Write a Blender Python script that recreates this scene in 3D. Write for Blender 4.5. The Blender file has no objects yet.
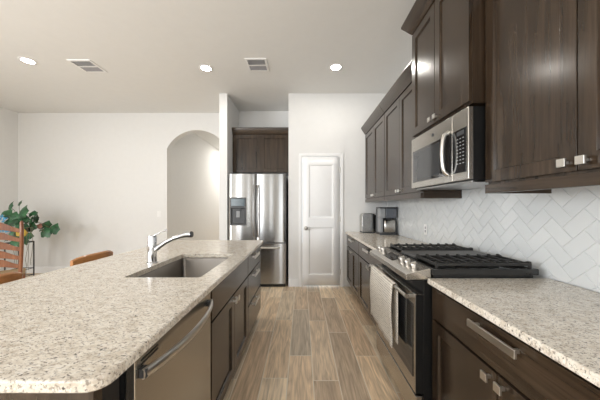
import bpy, bmesh, math, random
from mathutils import Vector, Matrix
random.seed(7)
S = bpy.context.scene
C = S.collection
PI = math.pi

# ------------------------------------------------------------------ camera, world, light, exposure
cd = bpy.data.cameras.new('camera')
cam = bpy.data.objects.new('camera', cd); C.objects.link(cam)
cam.location = (0, 0, 1.32); cam.rotation_euler = (PI/2, 0, 0)
cd.sensor_width = 36.0; cd.lens = 36.0*250/600
cd.shift_x = -2/600; cd.shift_y = 7/600
cd.clip_start = 0.02
S.camera = cam
S.view_settings.view_transform = 'Standard'
try: S.view_settings.look = 'None'
except Exception: pass
S.view_settings.gamma = 1.0
S.view_settings.use_curve_mapping = False
S.view_settings.exposure = 0.84
S.cycles.use_denoising = True
S.cycles.max_bounces = 10
S.cycles.diffuse_bounces = 6
S.cycles.sample_clamp_indirect = 6.0

W = bpy.data.worlds.new('sky'); S.world = W; W.use_nodes = True
bg = W.node_tree.nodes['Background']
bg.inputs[0].default_value = (0.80, 0.90, 1.0, 1); bg.inputs[1].default_value = 1.0

def area(name, loc, rot, sx, sy, power, col):
    l = bpy.data.lights.new(name, 'AREA'); l.shape = 'RECTANGLE'; l.size = sx; l.size_y = sy
    l.energy = power; l.color = col
    o = bpy.data.objects.new(name, l); C.objects.link(o); o.location = loc; o.rotation_euler = rot
    return o
DAY = (0.96, 0.98, 1.0)
# daylight through the living-room windows behind the camera and the dining-room window on the side
area('daylight_living_window', (-3.4, -3.25, 1.65), (PI/2, 0, 0), 1.1, 1.9, 33, DAY)
area('daylight_side_window', (-1.45, -3.25, 1.35), (PI/2, 0, 0), 0.22, 2.1, 6, DAY)
area('daylight_dining_window', (-5.56, -0.9, 1.6), (PI/2, 0, -PI/2), 2.6, 1.9, 128, DAY)
area('added_front_fill', (0.45, -3.25, 1.25), (PI/2, 0, 0), 0.9, 2.1, 14, DAY)  # made-up patio door: unseen fill added to brighten aisle floor and left wall
LAMP_W = 3.8
LAMP_EMIT = 25

# ------------------------------------------------------------------ materials
def newmat(name):
    m = bpy.data.materials.new(name); m.use_nodes = True
    nt = m.node_tree; b = nt.nodes['Principled BSDF']
    return m, nt, b
def N(nt, t, **kw):
    n = nt.nodes.new(t)
    for k, v in kw.items(): setattr(n, k, v)
    return n
def L(nt, a, b): nt.links.new(a, b)
def coords(nt, scale=(1, 1, 1), rot=(0, 0, 0)):
    tc = N(nt, 'ShaderNodeTexCoord'); mp = N(nt, 'ShaderNodeMapping')
    mp.inputs['Scale'].default_value = scale; mp.inputs['Rotation'].default_value = rot
    L(nt, tc.outputs['Object'], mp.inputs['Vector']); return mp.outputs['Vector']
def noise(nt, vec, scale, detail=4, rough=0.55):
    n = N(nt, 'ShaderNodeTexNoise'); n.inputs['Scale'].default_value = scale
    n.inputs['Detail'].default_value = detail; n.inputs['Roughness'].default_value = rough
    L(nt, vec, n.inputs['Vector']); return n.outputs['Fac']
def ramp(nt, fac, stops):
    r = N(nt, 'ShaderNodeValToRGB'); e = r.color_ramp.elements
    e[0].position, e[0].color = stops[0][0], (*stops[0][1], 1)
    e[1].position, e[1].color = stops[-1][0], (*stops[-1][1], 1)
    for p, c in stops[1:-1]:
        k = e.new(p); k.color = (*c, 1)
    L(nt, fac, r.inputs[0]); return r.outputs[0]
def mix(nt, fac, a, b, mode='MIX'):
    m = N(nt, 'ShaderNodeMix', data_type='RGBA', blend_type=mode)
    for sock, v in ((m.inputs[0], fac), (m.inputs[6], a), (m.inputs[7], b)):
        if isinstance(v, (int, float)): sock.default_value = v
        elif isinstance(v, tuple): sock.default_value = (*v, 1)
        else: L(nt, v, sock)
    return m.outputs[2]
def math_(nt, op, a, b=None):
    m = N(nt, 'ShaderNodeMath', operation=op)
    for i, v in enumerate((a, b)):
        if v is None: continue
        if isinstance(v, (int, float)): m.inputs[i].default_value = v
        else: L(nt, v, m.inputs[i])
    return m.outputs[0]
def bump(nt, b, h, strength, dist=0.002):
    n = N(nt, 'ShaderNodeBump'); n.inputs['Strength'].default_value = strength; n.inputs['Distance'].default_value = dist
    L(nt, h, n.inputs['Height']); L(nt, n.outputs[0], b.inputs['Normal'])

def simple(name, col, rough=0.5, metal=0.0, spec=0.5, var=0.06, vscale=12, coat=0, bmp=0.0, bscale=250):
    m, nt, b = newmat(name)
    v = coords(nt)
    f = noise(nt, v, vscale, 3)
    lo = tuple(c*(1-var) for c in col); hi = tuple(min(1, c*(1+var)) for c in col)
    L(nt, ramp(nt, f, [(0.3, lo), (0.7, hi)]), b.inputs['Base Color'])
    b.inputs['Roughness'].default_value = rough; b.inputs['Metallic'].default_value = metal
    b.inputs['Specular IOR Level'].default_value = spec
    if coat: b.inputs['Coat Weight'].default_value = coat; b.inputs['Coat Roughness'].default_value = 0.08
    if bmp: bump(nt, b, noise(nt, v, bscale, 2), bmp, 0.001)
    return m

def wood(name, dark, light, grain_axis, rough=0.3, scale=1.0, gs=0.06, coat=0.0):
    m, nt, b = newmat(name)
    sc = [22*scale]*3; sc[grain_axis] = 22*scale*gs
    v = coords(nt, tuple(sc))
    f1 = noise(nt, v, 1.0, 6, 0.62)
    sc2 = [110*scale]*3; sc2[grain_axis] = 110*scale*0.03
    f2 = noise(nt, coords(nt, tuple(sc2)), 1.0, 3, 0.6)
    v3 = coords(nt, (2.2, 2.2, 1.4)); f3 = noise(nt, v3, 1.0, 2)
    c = ramp(nt, f1, [(0.30, dark), (0.72, light)])
    g = ramp(nt, f2, [(0.35, (0.82, 0.82, 0.82)), (0.65, (1.08, 1.08, 1.08))])
    c = mix(nt, 1.0, c, g, 'MULTIPLY')
    t = ramp(nt, f3, [(0.3, (0.82, 0.80, 0.80)), (0.7, (1.15, 1.14, 1.12))])
    c = mix(nt, 1.0, c, t, 'MULTIPLY')
    L(nt, c, b.inputs['Base Color'])
    b.inputs['Roughness'].default_value = rough
    b.inputs['Specular IOR Level'].default_value = 0.36
    b.inputs['Coat Weight'].default_value = coat; b.inputs['Coat Roughness'].default_value = 0.17
    bump(nt, b, f2, 0.07, 0.0006)
    return m

def steel(name, col=(0.62, 0.61, 0.59), rough=0.27, axis=2, wave=0.0, aniso=0.0):
    m, nt, b = newmat(name)
    if aniso:      # brushing runs across, so reflections streak up and down
        tg = N(nt, 'ShaderNodeTangent', direction_type='RADIAL', axis='Z'); L(nt, tg.outputs[0], b.inputs['Tangent'])
        b.inputs['Anisotropic'].default_value = aniso; b.inputs['Anisotropic Rotation'].default_value = 0.25
    st = [500, 500, 500]; st[axis] = 2.5
    f = noise(nt, coords(nt, tuple(st)), 1.0, 2)
    L(nt, ramp(nt, f, [(0.3, tuple(c*0.97 for c in col)), (0.7, tuple(min(1, c*1.02) for c in col))]), b.inputs['Base Color'])
    b.inputs['Metallic'].default_value = 1.0
    r = N(nt, 'ShaderNodeMapRange'); r.inputs[3].default_value = rough*0.92; r.inputs[4].default_value = rough*1.1
    L(nt, f, r.inputs[0]); L(nt, r.outputs[0], b.inputs['Roughness'])
    if wave:
        w = noise(nt, coords(nt, (9, 9, 0.12)), 1.0, 1)
        bump(nt, b, w, wave, 0.01)
    return m

def granite(name):
    m, nt, b = newmat(name)
    v = coords(nt, (1, 1.5, 1), (0, 0, 0.6))
    def shifted(loc):
        mp = N(nt, 'ShaderNodeMapping'); mp.inputs['Location'].default_value = loc
        L(nt, v, mp.inputs['Vector']); return mp.outputs[0]
    n1 = noise(nt, v, 26, 6, 0.65)
    base = ramp(nt, n1, [(0.30, (0.46, 0.39, 0.31)), (0.40, (0.63, 0.555, 0.46)), (0.55, (0.765, 0.705, 0.615)), (0.75, (0.85, 0.80, 0.72))])
    n2 = noise(nt, shifted((5.0, 2.0, 9.0)), 92, 4, 0.68)
    g = ramp(nt, n2, [(0.415, (1, 1, 1)), (0.46, (0, 0, 0))])
    c = mix(nt, math_(nt, 'MULTIPLY', g, 0.78), base, (0.26, 0.22, 0.18))
    n3 = noise(nt, shifted((3.1, 7.7, 1.3)), 72, 4, 0.68)
    g3 = ramp(nt, n3, [(0.36, (1, 1, 1)), (0.385, (0, 0, 0))])
    c = mix(nt, g3, c, (0.075, 0.066, 0.06))
    n4 = noise(nt, shifted((13.1, 1.7, 5.3)), 110, 3, 0.6)
    g4 = ramp(nt, n4, [(0.58, (0, 0, 0)), (0.66, (1, 1, 1))])
    c = mix(nt, g4, c, (0.84, 0.81, 0.76))
    L(nt, c, b.inputs['Base Color'])
    b.inputs['Roughness'].default_value = 0.17
    b.inputs['Specular IOR Level'].default_value = 0.5
    return m

def plank_floor(name):
    m, nt, b = newmat(name)
    tc = N(nt, 'ShaderNodeTexCoord'); sp = N(nt, 'ShaderNodeSeparateXYZ'); L(nt, tc.outputs['Object'], sp.inputs[0])
    pw, pl = 0.195, 1.0
    xr = math_(nt, 'DIVIDE', math_(nt, 'ADD', sp.outputs[0], 20.0 + 0.0), pw)
    row = math_(nt, 'FLOOR', xr); fx = math_(nt, 'FRACT', xr)
    wn = N(nt, 'ShaderNodeTexWhiteNoise', noise_dimensions='1D'); L(nt, row, wn.inputs['W'])
    yr = math_(nt, 'ADD', math_(nt, 'DIVIDE', math_(nt, 'ADD', sp.outputs[1], 20.0), pl), math_(nt, 'MULTIPLY', wn.outputs['Value'], 1.0))
    idx = math_(nt, 'FLOOR', yr); fy = math_(nt, 'FRACT', yr)
    cb = N(nt, 'ShaderNodeCombineXYZ'); L(nt, row, cb.inputs[0]); L(nt, idx, cb.inputs[1])
    w2 = N(nt, 'ShaderNodeTexWhiteNoise', noise_dimensions='2D'); L(nt, cb.outputs[0], w2.inputs['Vector'])
    tone = ramp(nt, w2.outputs['Value'], [(0.0, (0.42, 0.345, 0.265)), (0.2, (0.68, 0.515, 0.355)), (0.4, (0.50, 0.435, 0.345)), (0.6, (0.78, 0.615, 0.435)), (0.8, (0.60, 0.505, 0.385)), (1.0, (0.90, 0.75, 0.56))])
    # grain, shifted per plank
    sh = N(nt, 'ShaderNodeVectorMath', operation='SCALE'); L(nt, w2.outputs['Color'], sh.inputs[0]); sh.inputs['Scale'].default_value = 30
    ad = N(nt, 'ShaderNodeVectorMath', operation='ADD'); L(nt, tc.outputs['Object'], ad.inputs[0]); L(nt, sh.outputs[0], ad.inputs[1])
    mp = N(nt, 'ShaderNodeMapping'); mp.inputs['Scale'].default_value = (9, 1.1, 1); L(nt, ad.outputs[0], mp.inputs['Vector'])
    n0 = N(nt, 'ShaderNodeTexNoise'); n0.inputs['Scale'].default_value = 1.0; n0.inputs['Detail'].default_value = 2; n0.inputs['Distortion'].default_value = 0.6
    L(nt, mp.outputs[0], n0.inputs['Vector'])
    ringf = math_(nt, 'FRACT', math_(nt, 'MULTIPLY', n0.outputs['Fac'], 6.0))
    ring = ramp(nt, ringf, [(0.0, (0.70, 0.67, 0.64)), (0.45, (1.08, 1.07, 1.06)), (1.0, (0.78, 0.75, 0.72))])
    mp2 = N(nt, 'ShaderNodeMapping'); mp2.inputs['Scale'].default_value = (90, 4, 1); L(nt, ad.outputs[0], mp2.inputs['Vector'])
    fine = noise(nt, mp2.outputs[0], 1.0, 4, 0.6)
    fr = ramp(nt, fine, [(0.3, (0.80, 0.79, 0.77)), (0.7, (1.27, 1.25, 1.22))])
    c = mix(nt, 0.8, tone, ring, 'MULTIPLY'); c = mix(nt, 1.0, c, fr, 'MULTIPLY')
    # grout
    ex = math_(nt, 'MULTIPLY', math_(nt, 'MINIMUM', fx, math_(nt, 'SUBTRACT', 1.0, fx)), pw)
    ey = math_(nt, 'MULTIPLY', math_(nt, 'MINIMUM', fy, math_(nt, 'SUBTRACT', 1.0, fy)), pl)
    e = math_(nt, 'MINIMUM', ex, ey)
    gm = math_(nt, 'LESS_THAN', e, 0.0032)
    c = mix(nt, gm, c, (0.80, 0.72, 0.60))
    L(nt, c, b.inputs['Base Color'])
    b.inputs['Roughness'].default_value = 0.38
    bump(nt, b, math_(nt, 'GREATER_THAN', e, 0.0025), 0.3, 0.001)
    return m

M = {}
M['wall'] = simple('wall_paint', (0.735, 0.735, 0.725), 0.75, var=0.01, bmp=0.05)
M['ceil'] = simple('ceiling_paint', (0.75, 0.752, 0.738), 0.85, var=0.01, bmp=0.06)
M['trim'] = simple('white_trim_paint', (0.86, 0.865, 0.87), 0.35, var=0.01)
M['cab'] = wood('dark_stained_wood', (0.0185, 0.0112, 0.0062), (0.062, 0.041, 0.0255), 2, 0.22, 1.0, 0.06, 0.28)
M['cabh'] = wood('dark_stained_wood_horizontal', (0.0185, 0.0112, 0.0062), (0.062, 0.041, 0.0255), 1, 0.22, 1.0, 0.06, 0.28)
M['cabx'] = wood('dark_stained_wood_cross', (0.0185, 0.0112, 0.0062), (0.062, 0.041, 0.0255), 0, 0.22, 1.0, 0.06, 0.28)
M['toe'] = simple('toe_kick_black', (0.012, 0.010, 0.009), 0.6)
M['granite'] = granite('cream_granite')
M['floor'] = plank_floor('wood_look_plank_tile')
M['steel'] = steel('brushed_stainless', (0.52, 0.50, 0.47), 0.25, 2)
M['steelh'] = steel('brushed_stainless_horizontal', (0.50, 0.475, 0.435), 0.26, 1)
M['fsteel'] = steel('refrigerator_stainless', (0.40, 0.40, 0.395), 0.24, 2, 0.10, 0.9)
M['steelx'] = steel('brushed_stainless_cross', (0.56, 0.56, 0.56), 0.24, 0)
M['sink'] = steel('sink_stainless', (0.27, 0.25, 0.23), 0.35, 1)
M['nickel'] = simple('satin_nickel', (0.72, 0.70, 0.66), 0.3, 1.0, var=0.02)
M['knobm'] = simple('satin_knob_metal', (0.52, 0.49, 0.45), 0.32, 1.0, var=0.02)
M['dnickel'] = simple('dark_handle_steel', (0.36, 0.355, 0.35), 0.28, 1.0, var=0.02)
M['chrome'] = simple('polished_chrome', (0.62, 0.63, 0.65), 0.08, 1.0, var=0.01)
M['black'] = simple('black_enamel', (0.010, 0.010, 0.010), 0.3, spec=0.3, var=0.1)
M['enamel'] = simple('cooktop_enamel', (0.018, 0.018, 0.018), 0.16, var=0.1)
M['iron'] = simple('cast_iron', (0.018, 0.017, 0.016), 0.5, var=0.2, bmp=0.2, bscale=400)
M['griddle'] = simple('griddle_grey', (0.085, 0.083, 0.08), 0.42, 0.2)
M['bglass'] = simple('black_glass', (0.012, 0.012, 0.013), 0.05, 0, 0.6, var=0.02, coat=0.5)
M['mglass'] = simple('smoked_oven_glass', (0.05, 0.052, 0.055), 0.06, 0, 0.6, var=0.02)
M['dplastic'] = simple('dark_grey_plastic', (0.05, 0.052, 0.056), 0.4)
M['gplastic'] = simple('grey_plastic', (0.28, 0.29, 0.30), 0.4)
M['white'] = simple('white_plastic', (0.80, 0.80, 0.79), 0.4, var=0.01)
M['grey'] = simple('vent_grey', (0.33, 0.33, 0.35), 0.6)
M['grout'] = simple('pale_grout', (0.60, 0.61, 0.61), 0.8, var=0.03)
M['blueglow'] = simple('dispenser_display', (0.055, 0.085, 0.10), 0.15)
M['orangewood'] = wood('honey_oak', (0.33, 0.13, 0.045), (0.52, 0.24, 0.09), 2, 0.3, 1.0, 0.08, 0.3)
M['oakh'] = wood('honey_oak_rail', (0.40, 0.17, 0.055), (0.58, 0.28, 0.105), 1, 0.28, 1.0, 0.08, 0.3)
M['chairwood'] = wood('reddish_brown_wood', (0.20, 0.075, 0.035), (0.36, 0.155, 0.075), 2, 0.3, 1.0, 0.08, 0.3)
M['rush'] = simple('woven_rush', (0.33, 0.22, 0.11), 0.8, var=0.3, vscale=120)
M['leaf'] = simple('ivy_leaf', (0.028, 0.105, 0.042), 0.4, var=0.75, vscale=11)
M['yleaf'] = simple('yellow_leaf', (0.50, 0.32, 0.03), 0.5, var=0.2)
M['bleaf'] = simple('brown_leaf', (0.17, 0.065, 0.04), 0.5, var=0.3)
M['vine'] = simple('vine_stem', (0.16, 0.13, 0.08), 0.7)
M['blue'] = simple('blue_petals', (0.10, 0.38, 0.62), 0.6, var=0.4, vscale=60)
M['pot'] = simple('dark_pot', (0.02, 0.018, 0.016), 0.4)
M['wire'] = simple('black_wire', (0.015, 0.015, 0.018), 0.4)
M['glass'] = None

def tile_mat():
    m, nt, b = newmat('glazed_white_tile')
    a = N(nt, 'ShaderNodeNewGeometry')
    r = ramp(nt, a.outputs['Random Per Island'], [(0.0, (0.645, 0.665, 0.67)), (1.0, (0.69, 0.705, 0.705))])
    L(nt, r, b.inputs['Base Color']); b.inputs['Roughness'].default_value = 0.14
    bump(nt, b, noise(nt, coords(nt), 14, 2), 0.15, 0.004)
    return m
M['tile'] = tile_mat()

def towel_mat():
    m, nt, b = newmat('cream_waffle_towel')
    tc = N(nt, 'ShaderNodeTexCoord'); sp = N(nt, 'ShaderNodeSeparateXYZ'); L(nt, tc.outputs['Object'], sp.inputs[0])
    z = math_(nt, 'FRACT', math_(nt, 'MULTIPLY', sp.outputs[2], 60.0))
    nz = noise(nt, coords(nt, (1, 40, 70)), 1.0, 3)
    st = math_(nt, 'MULTIPLY', math_(nt, 'LESS_THAN', z, 0.35), nz)
    c = ramp(nt, st, [(0.30, (0.70, 0.655, 0.58)), (0.62, (0.36, 0.32, 0.28))])
    L(nt, c, b.inputs['Base Color']); b.inputs['Roughness'].default_value = 0.95
    bump(nt, b, noise(nt, coords(nt), 220, 2), 0.5, 0.003)
    return m
M['towel'] = towel_mat()
M['towelback'] = simple('maroon_trim_cloth', (0.16, 0.04, 0.035), 0.9)

def emis(name, col, s):
    m, nt, b = newmat(name)
    b.inputs['Base Color'].default_value = (*col, 1)
    b.inputs['Emission Color'].default_value = (*col, 1); b.inputs['Emission Strength'].default_value = s
    return m
M['lamp'] = emis('lamp_lens', (1.0, 0.96, 0.89), LAMP_EMIT)

def clear_glass(name):
    m, nt, b = newmat(name)
    b.inputs['Base Color'].default_value = (0.95, 0.97, 0.97, 1); b.inputs['Roughness'].default_value = 0.02
    b.inputs['Transmission Weight'].default_value = 1.0; b.inputs['IOR'].default_value = 1.2
    return m
M['glass'] = clear_glass('clear_glass')
M['smoke'] = simple('smoked_tank', (0.10, 0.11, 0.13), 0.12, var=0.1)

# ------------------------------------------------------------------ helpers
def thing(name, label, cat, loc=(0, 0, 0), group=None):
    o = bpy.data.objects.new(name, None); C.objects.link(o); o.location = loc; o.empty_display_size = 0.1
    o['label'] = label; o['category'] = cat
    if group: o['group'] = group
    return o
def root_loc(p):
    while p.parent is not None: p = p.parent
    return Vector(p.location)
class MB:
    def __init__(s): s.bm = bmesh.new()
    def box(s, x0, x1, y0, y1, z0, z1):
        v = [s.bm.verts.new(p) for p in ((x0,y0,z0),(x1,y0,z0),(x1,y1,z0),(x0,y1,z0),(x0,y0,z1),(x1,y0,z1),(x1,y1,z1),(x0,y1,z1))]
        for f in ((0,3,2,1),(4,5,6,7),(0,1,5,4),(1,2,6,5),(2,3,7,6),(3,0,4,7)): s.bm.faces.new([v[i] for i in f])
        return s
    def frustum(s, a, za, b, zb):
        (x0,x1,y0,y1), (X0,X1,Y0,Y1) = a, b
        v = [s.bm.verts.new(p) for p in ((x0,y0,za),(x1,y0,za),(x1,y1,za),(x0,y1,za),(X0,Y0,zb),(X1,Y0,zb),(X1,Y1,zb),(X0,Y1,zb))]
        for f in ((0,3,2,1),(4,5,6,7),(0,1,5,4),(1,2,6,5),(2,3,7,6),(3,0,4,7)): s.bm.faces.new([v[i] for i in f])
        return s
    def rings(s, rings, caps=True, closed=True):
        rr = [[s.bm.verts.new(p) for p in r] for r in rings]
        n = len(rr[0])
        for a, b in zip(rr, rr[1:]):
            for i in range(n if closed else n-1):
                j = (i+1) % n
                try: s.bm.faces.new((a[i], a[j], b[j], b[i]))
                except ValueError: pass
        if caps:
            s.bm.faces.new(rr[0][::-1]); s.bm.faces.new(rr[-1])
        return s
    def tube(s, path, r, n=10):
        path = [Vector(p) for p in path]
        rad = r if isinstance(r, (list, tuple)) else [r]*len(path)
        rings = []
        up = None
        for i, p in enumerate(path):
            d = (path[min(i+1, len(path)-1)] - path[max(i-1, 0)]).normalized()
            if up is None:
                up = Vector((0, 0, 1)) if abs(d.z) < 0.9 else Vector((1, 0, 0))
            a = d.cross(up).normalized(); up2 = a.cross(d).normalized(); up = up2
            rings.append([p + (a*math.cos(t) + up2*math.sin(t))*rad[i] for t in (2*PI*k/n for k in range(n))])
        return s.rings(rings)
    def lathe(s, prof, c=(0, 0, 0), n=24, axis='z'):
        rings = []
        for r, h in prof:
            r = max(r, 1e-4); ring = []
            for k in range(n):
                t = 2*PI*k/n; a, b = r*math.cos(t), r*math.sin(t)
                p = (a, b, h) if axis == 'z' else ((h, a, b) if axis == 'x' else (a, h, b))
                ring.append(Vector(c) + Vector(p))
            rings.append(ring)
        return s.rings(rings)
    def prism(s, poly, axis, a, b):
        def P(u, v, w): return {'x': (w, u, v), 'y': (u, w, v), 'z': (u, v, w)}[axis]
        A = [s.bm.verts.new(P(u, v, a)) for u, v in poly]; B = [s.bm.verts.new(P(u, v, b)) for u, v in poly]
        n = len(poly)
        s.bm.faces.new(A[::-1]); s.bm.faces.new(B)
        for i in range(n): s.bm.faces.new((A[i], A[(i+1) % n], B[(i+1) % n], B[i]))
        return s
    def shaker(s, mp, a0, a1, z0, z1, fr=0.06, rec=0.011, th=0.02, ch=0.004):
        """mp(a, z, d) -> world; d=0 front plane, d>0 into the cabinet"""
        q = lambda k, d: [s.bm.verts.new(mp(a, z, d)) for a, z in ((a0+k, z0+k), (a1-k, z0+k), (a1-k, z1-k), (a0+k, z1-k))]
        o, i, r, bk = q(0, 0), q(fr, 0), q(fr+ch, rec), q(0, th)
        for k in range(4):
            j = (k+1) % 4
            s.bm.faces.new((o[k], o[j], i[j], i[k])); s.bm.faces.new((i[k], i[j], r[j], r[k])); s.bm.faces.new((o[j], o[k], bk[k], bk[j]))
        s.bm.faces.new(r); s.bm.faces.new(bk[::-1])
        return s
    def build(s, name, mat, parent=None, bevel=0.0, seg=2, smooth=40, kind=None, label=None, cat=None, group=None, origin=None):
        bmesh.ops.recalc_face_normals(s.bm, faces=s.bm.faces)
        off = root_loc(parent) if parent is not None else Vector(origin or (0, 0, 0))
        if off.length > 0: bmesh.ops.translate(s.bm, vec=-off, verts=s.bm.verts)
        me = bpy.data.meshes.new(name); s.bm.to_mesh(me); s.bm.free()
        for p in me.polygons: p.use_smooth = True
        me.set_sharp_from_angle(angle=math.radians(smooth))
        o = bpy.data.objects.new(name, me); C.objects.link(o)
        if mat is not None: me.materials.append(M[mat] if isinstance(mat, str) else mat)
        if parent is not None: o.parent = parent
        elif off.length > 0: o.location = off
        if bevel > 0:
            b = o.modifiers.new('edge', 'BEVEL'); b.width = bevel; b.segments = seg; b.limit_method = 'ANGLE'; b.angle_limit = math.radians(40); b.harden_normals = True
        if kind: o['kind'] = kind
        if label: o['label'] = label
        if cat: o['category'] = cat
        if group: o['group'] = group
        return o
def box(name, mat, x0, x1, y0, y1, z0, z1, parent=None, bevel=0.0, **k):
    return MB().box(x0, x1, y0, y1, z0, z1).build(name, mat, parent, bevel, **k)
def struct(name, mat, mb, parent=None, bevel=0.0):
    return mb.build(name, mat, parent, bevel, kind='structure')
def copy_tree(o, parent=None):
    c = o.copy(); C.objects.link(c)
    if parent is not None: c.parent = parent
    for ch in list(o.children): copy_tree(ch, c)
    return c

# ------------------------------------------------------------------ the setting
CE = 3.205            # ceiling
XW = 1.42             # range wall
YB = 4.15             # pantry wall
YD = 5.0              # dining wall with the arch
XL = -5.68            # dining-room side wall
YF = -3.3             # wall behind the camera
struct('floor', 'floor', MB().box(XL-0.12, XW+0.12, YF-0.12, 9.2, -0.1, 0.0))
struct('ceiling', 'ceil', MB().box(XL-0.12, XW+0.12, YF-0.12, 9.2, CE, CE+0.1))
struct('wall_right', 'wall', MB().box(XW, XW+0.12, YF, YB+0.13, 0, CE))
# pantry wall with a door opening
DX0, DX1, DZ = 0.0, 0.632, 2.155
struct('wall_back', 'wall', MB().prism([(-0.224, 0), (DX0-0.015, 0), (DX0-0.015, DZ+0.015), (DX1+0.015, DZ+0.015), (DX1+0.015, 0), (XW, 0), (XW, CE), (-0.224, CE)], 'y', YB, YB+0.13))
struct('wall_alcove_side', 'wall', MB().box(-0.224, -0.10, YB+0.13, 4.92, 0, CE))
struct('wall_alcove_back', 'wall', MB().box(-1.242, -0.10, 4.92, 5.05, 0, CE))
struct('wall_partition', 'wall', MB().box(-1.373, -1.242, YB, 5.05, 0, CE))
arch = [(XL, 0), (-2.70, 0), (-2.70, 2.49)]
ax0, ax1, az0, az1 = -2.70, -1.50, 2.49, 2.86
aw = (ax1-ax0)/2; ar = (aw*aw + (az1-az0)**2)/(2*(az1-az0)); ac = (ax0+ax1)/2; acz = az1-ar
t0 = math.asin(aw/ar)
for k in range(1, 24):
    t = -t0 + 2*t0*k/24
    arch.append((ac + ar*math.sin(t), acz + ar*math.cos(t)))
arch += [(-1.50, 2.49), (-1.50, 0), (-1.373, 0), (-1.373, CE), (XL, CE)]
struct('wall_dining', 'wall', MB().prism(arch, 'y', YD, YD+0.14))
struct('wall_hall_left', 'wall', MB().box(-2.87, -2.745, YD+0.14, 9.2, 0, CE))
struct('wall_hall_right', 'wall', MB().box(-1.242, -1.12, YD+0.14, 9.2, 0, CE))
struct('wall_hall_end', 'wall', MB().box(-2.87, -1.12, 9.08, 9.2, 0, CE))
# side wall of the dining room, with a window opening
def holed_wall(name, fixed, a, b, axis, holes):
    """holes: (u0,u1,z0,z1), sorted in u; wall slab cut as connected strips"""
    bm = MB(); lo, hi = fixed; u = a
    us = sorted({a, b, *[h[0] for h in holes], *[h[1] for h in holes]})
    zs = sorted({0, CE, *[h[2] for h in holes], *[h[3] for h in holes]})
    vs = {}
    def V(u, z, d):
        k = (round(u, 4), round(z, 4), d)
        if k not in vs: vs[k] = bm.bm.verts.new((u, d, z) if axis == 'x' else (d, u, z))
        return vs[k]
    solid = lambda um, zm: a < um < b and 0 < zm < CE and not any(h[0] < um < h[1] and h[2] < zm < h[3] for h in holes)
    for i in range(len(us)-1):
        for j in range(len(zs)-1):
            u0, u1, z0, z1 = us[i], us[i+1], zs[j], zs[j+1]
            if not solid((u0+u1)/2, (z0+z1)/2): continue
            for d in (lo, hi): bm.bm.faces.new((V(u0,z0,d), V(u1,z0,d), V(u1,z1,d), V(u0,z1,d)))
            e = 1e-3
            if not solid(u0-e, (z0+z1)/2): bm.bm.faces.new((V(u0,z0,lo), V(u0,z1,lo), V(u0,z1,hi), V(u0,z0,hi)))
            if not solid(u1+e, (z0+z1)/2): bm.bm.faces.new((V(u1,z0,lo), V(u1,z1,lo), V(u1,z1,hi), V(u1,z0,hi)))
            if not solid((u0+u1)/2, z0-e): bm.bm.faces.new((V(u0,z0,lo), V(u1,z0,lo), V(u1,z0,hi), V(u0,z0,hi)))
            if not solid((u0+u1)/2, z1+e): bm.bm.faces.new((V(u0,z1,lo), V(u1,z1,lo), V(u1,z1,hi), V(u0,z1,hi)))
    return struct(name, 'wall', bm)
holed_wall('wall_left', (XL-0.12, XL), YF, YD+0.14, 'y', [(-2.2, 0.4, 0.65, 2.55)])
holed_wall('wall_front', (YF-0.12, YF), XL, XW, 'x', [(-3.95, -2.85, 0.7, 2.6), (-1.58, -1.32, 0.3, 2.4), (0.0, 0.9, 0.15, 2.35)])  # rightmost opening is made up to go with the added fill

def window(n, axis, fixed, u0, u1, z0, z1):
    w = bpy.data.objects.new('window_%d' % n, None); C.objects.link(w); w['kind'] = 'structure'
    lo, hi = fixed
    B = lambda a0, a1, c0, c1, d0, d1: ((a0, a1, d0, d1, c0, c1) if axis == 'x' else (d0, d1, a0, a1, c0, c1))
    f = 0.05; dm0, dm1 = lo+0.03, lo+0.08
    fm = MB()
    for k in ((u0, u1, z0, z0+f), (u0, u1, z1-f, z1), (u0, u0+f, z0+f, z1-f), (u1-f, u1, z0+f, z1-f), ((u0+u1)/2-0.02, (u0+u1)/2+0.02, z0+f, z1-f)):
        fm.box(*B(*k, dm0, dm1))
    fm.build('window_frame', 'trim', w, kind='structure')
window(1, 'y', (XL-0.12, XL), -2.2, 0.4, 0.65, 2.55)
window(2, 'x', (YF-0.12, YF), -3.95, -2.85, 0.7, 2.6)
window(3, 'x', (YF-0.12, YF), -1.58, -1.32, 0.3, 2.4)
window(4, 'x', (YF-0.12, YF), 0.0, 0.9, 0.15, 2.35)  # invented window, added only to hold the fill lamp

# baseboards
def bb(name, x0, x1, y0, y1, h=0.13):
    m = MB().box(x0, x1, y0, y1, 0, h)
    return struct(name, 'trim', m, bevel=0.004)
bb('baseboard_back', -0.224, DX0-0.055, YB-0.016, YB)
bb('baseboard_dining', XL, -2.70, YD-0.016, YD)
bb('baseboard_left', XL, XL+0.016, 3.0, YD-0.016)
bb('baseboard_hall', -2.745, -2.729, YD+0.14, 9.08)
bb('baseboard_partition', -1.385, -1.235, YB-0.016, YB)

# pantry door
d1 = bpy.data.objects.new('door_1', None); C.objects.link(d1); d1['kind'] = 'structure'; d1.location = (DX0, YB, 0)
d1['label'] = 'white two-panel pantry door in the far wall'
bm = MB()
yd = YB-0.010
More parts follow.
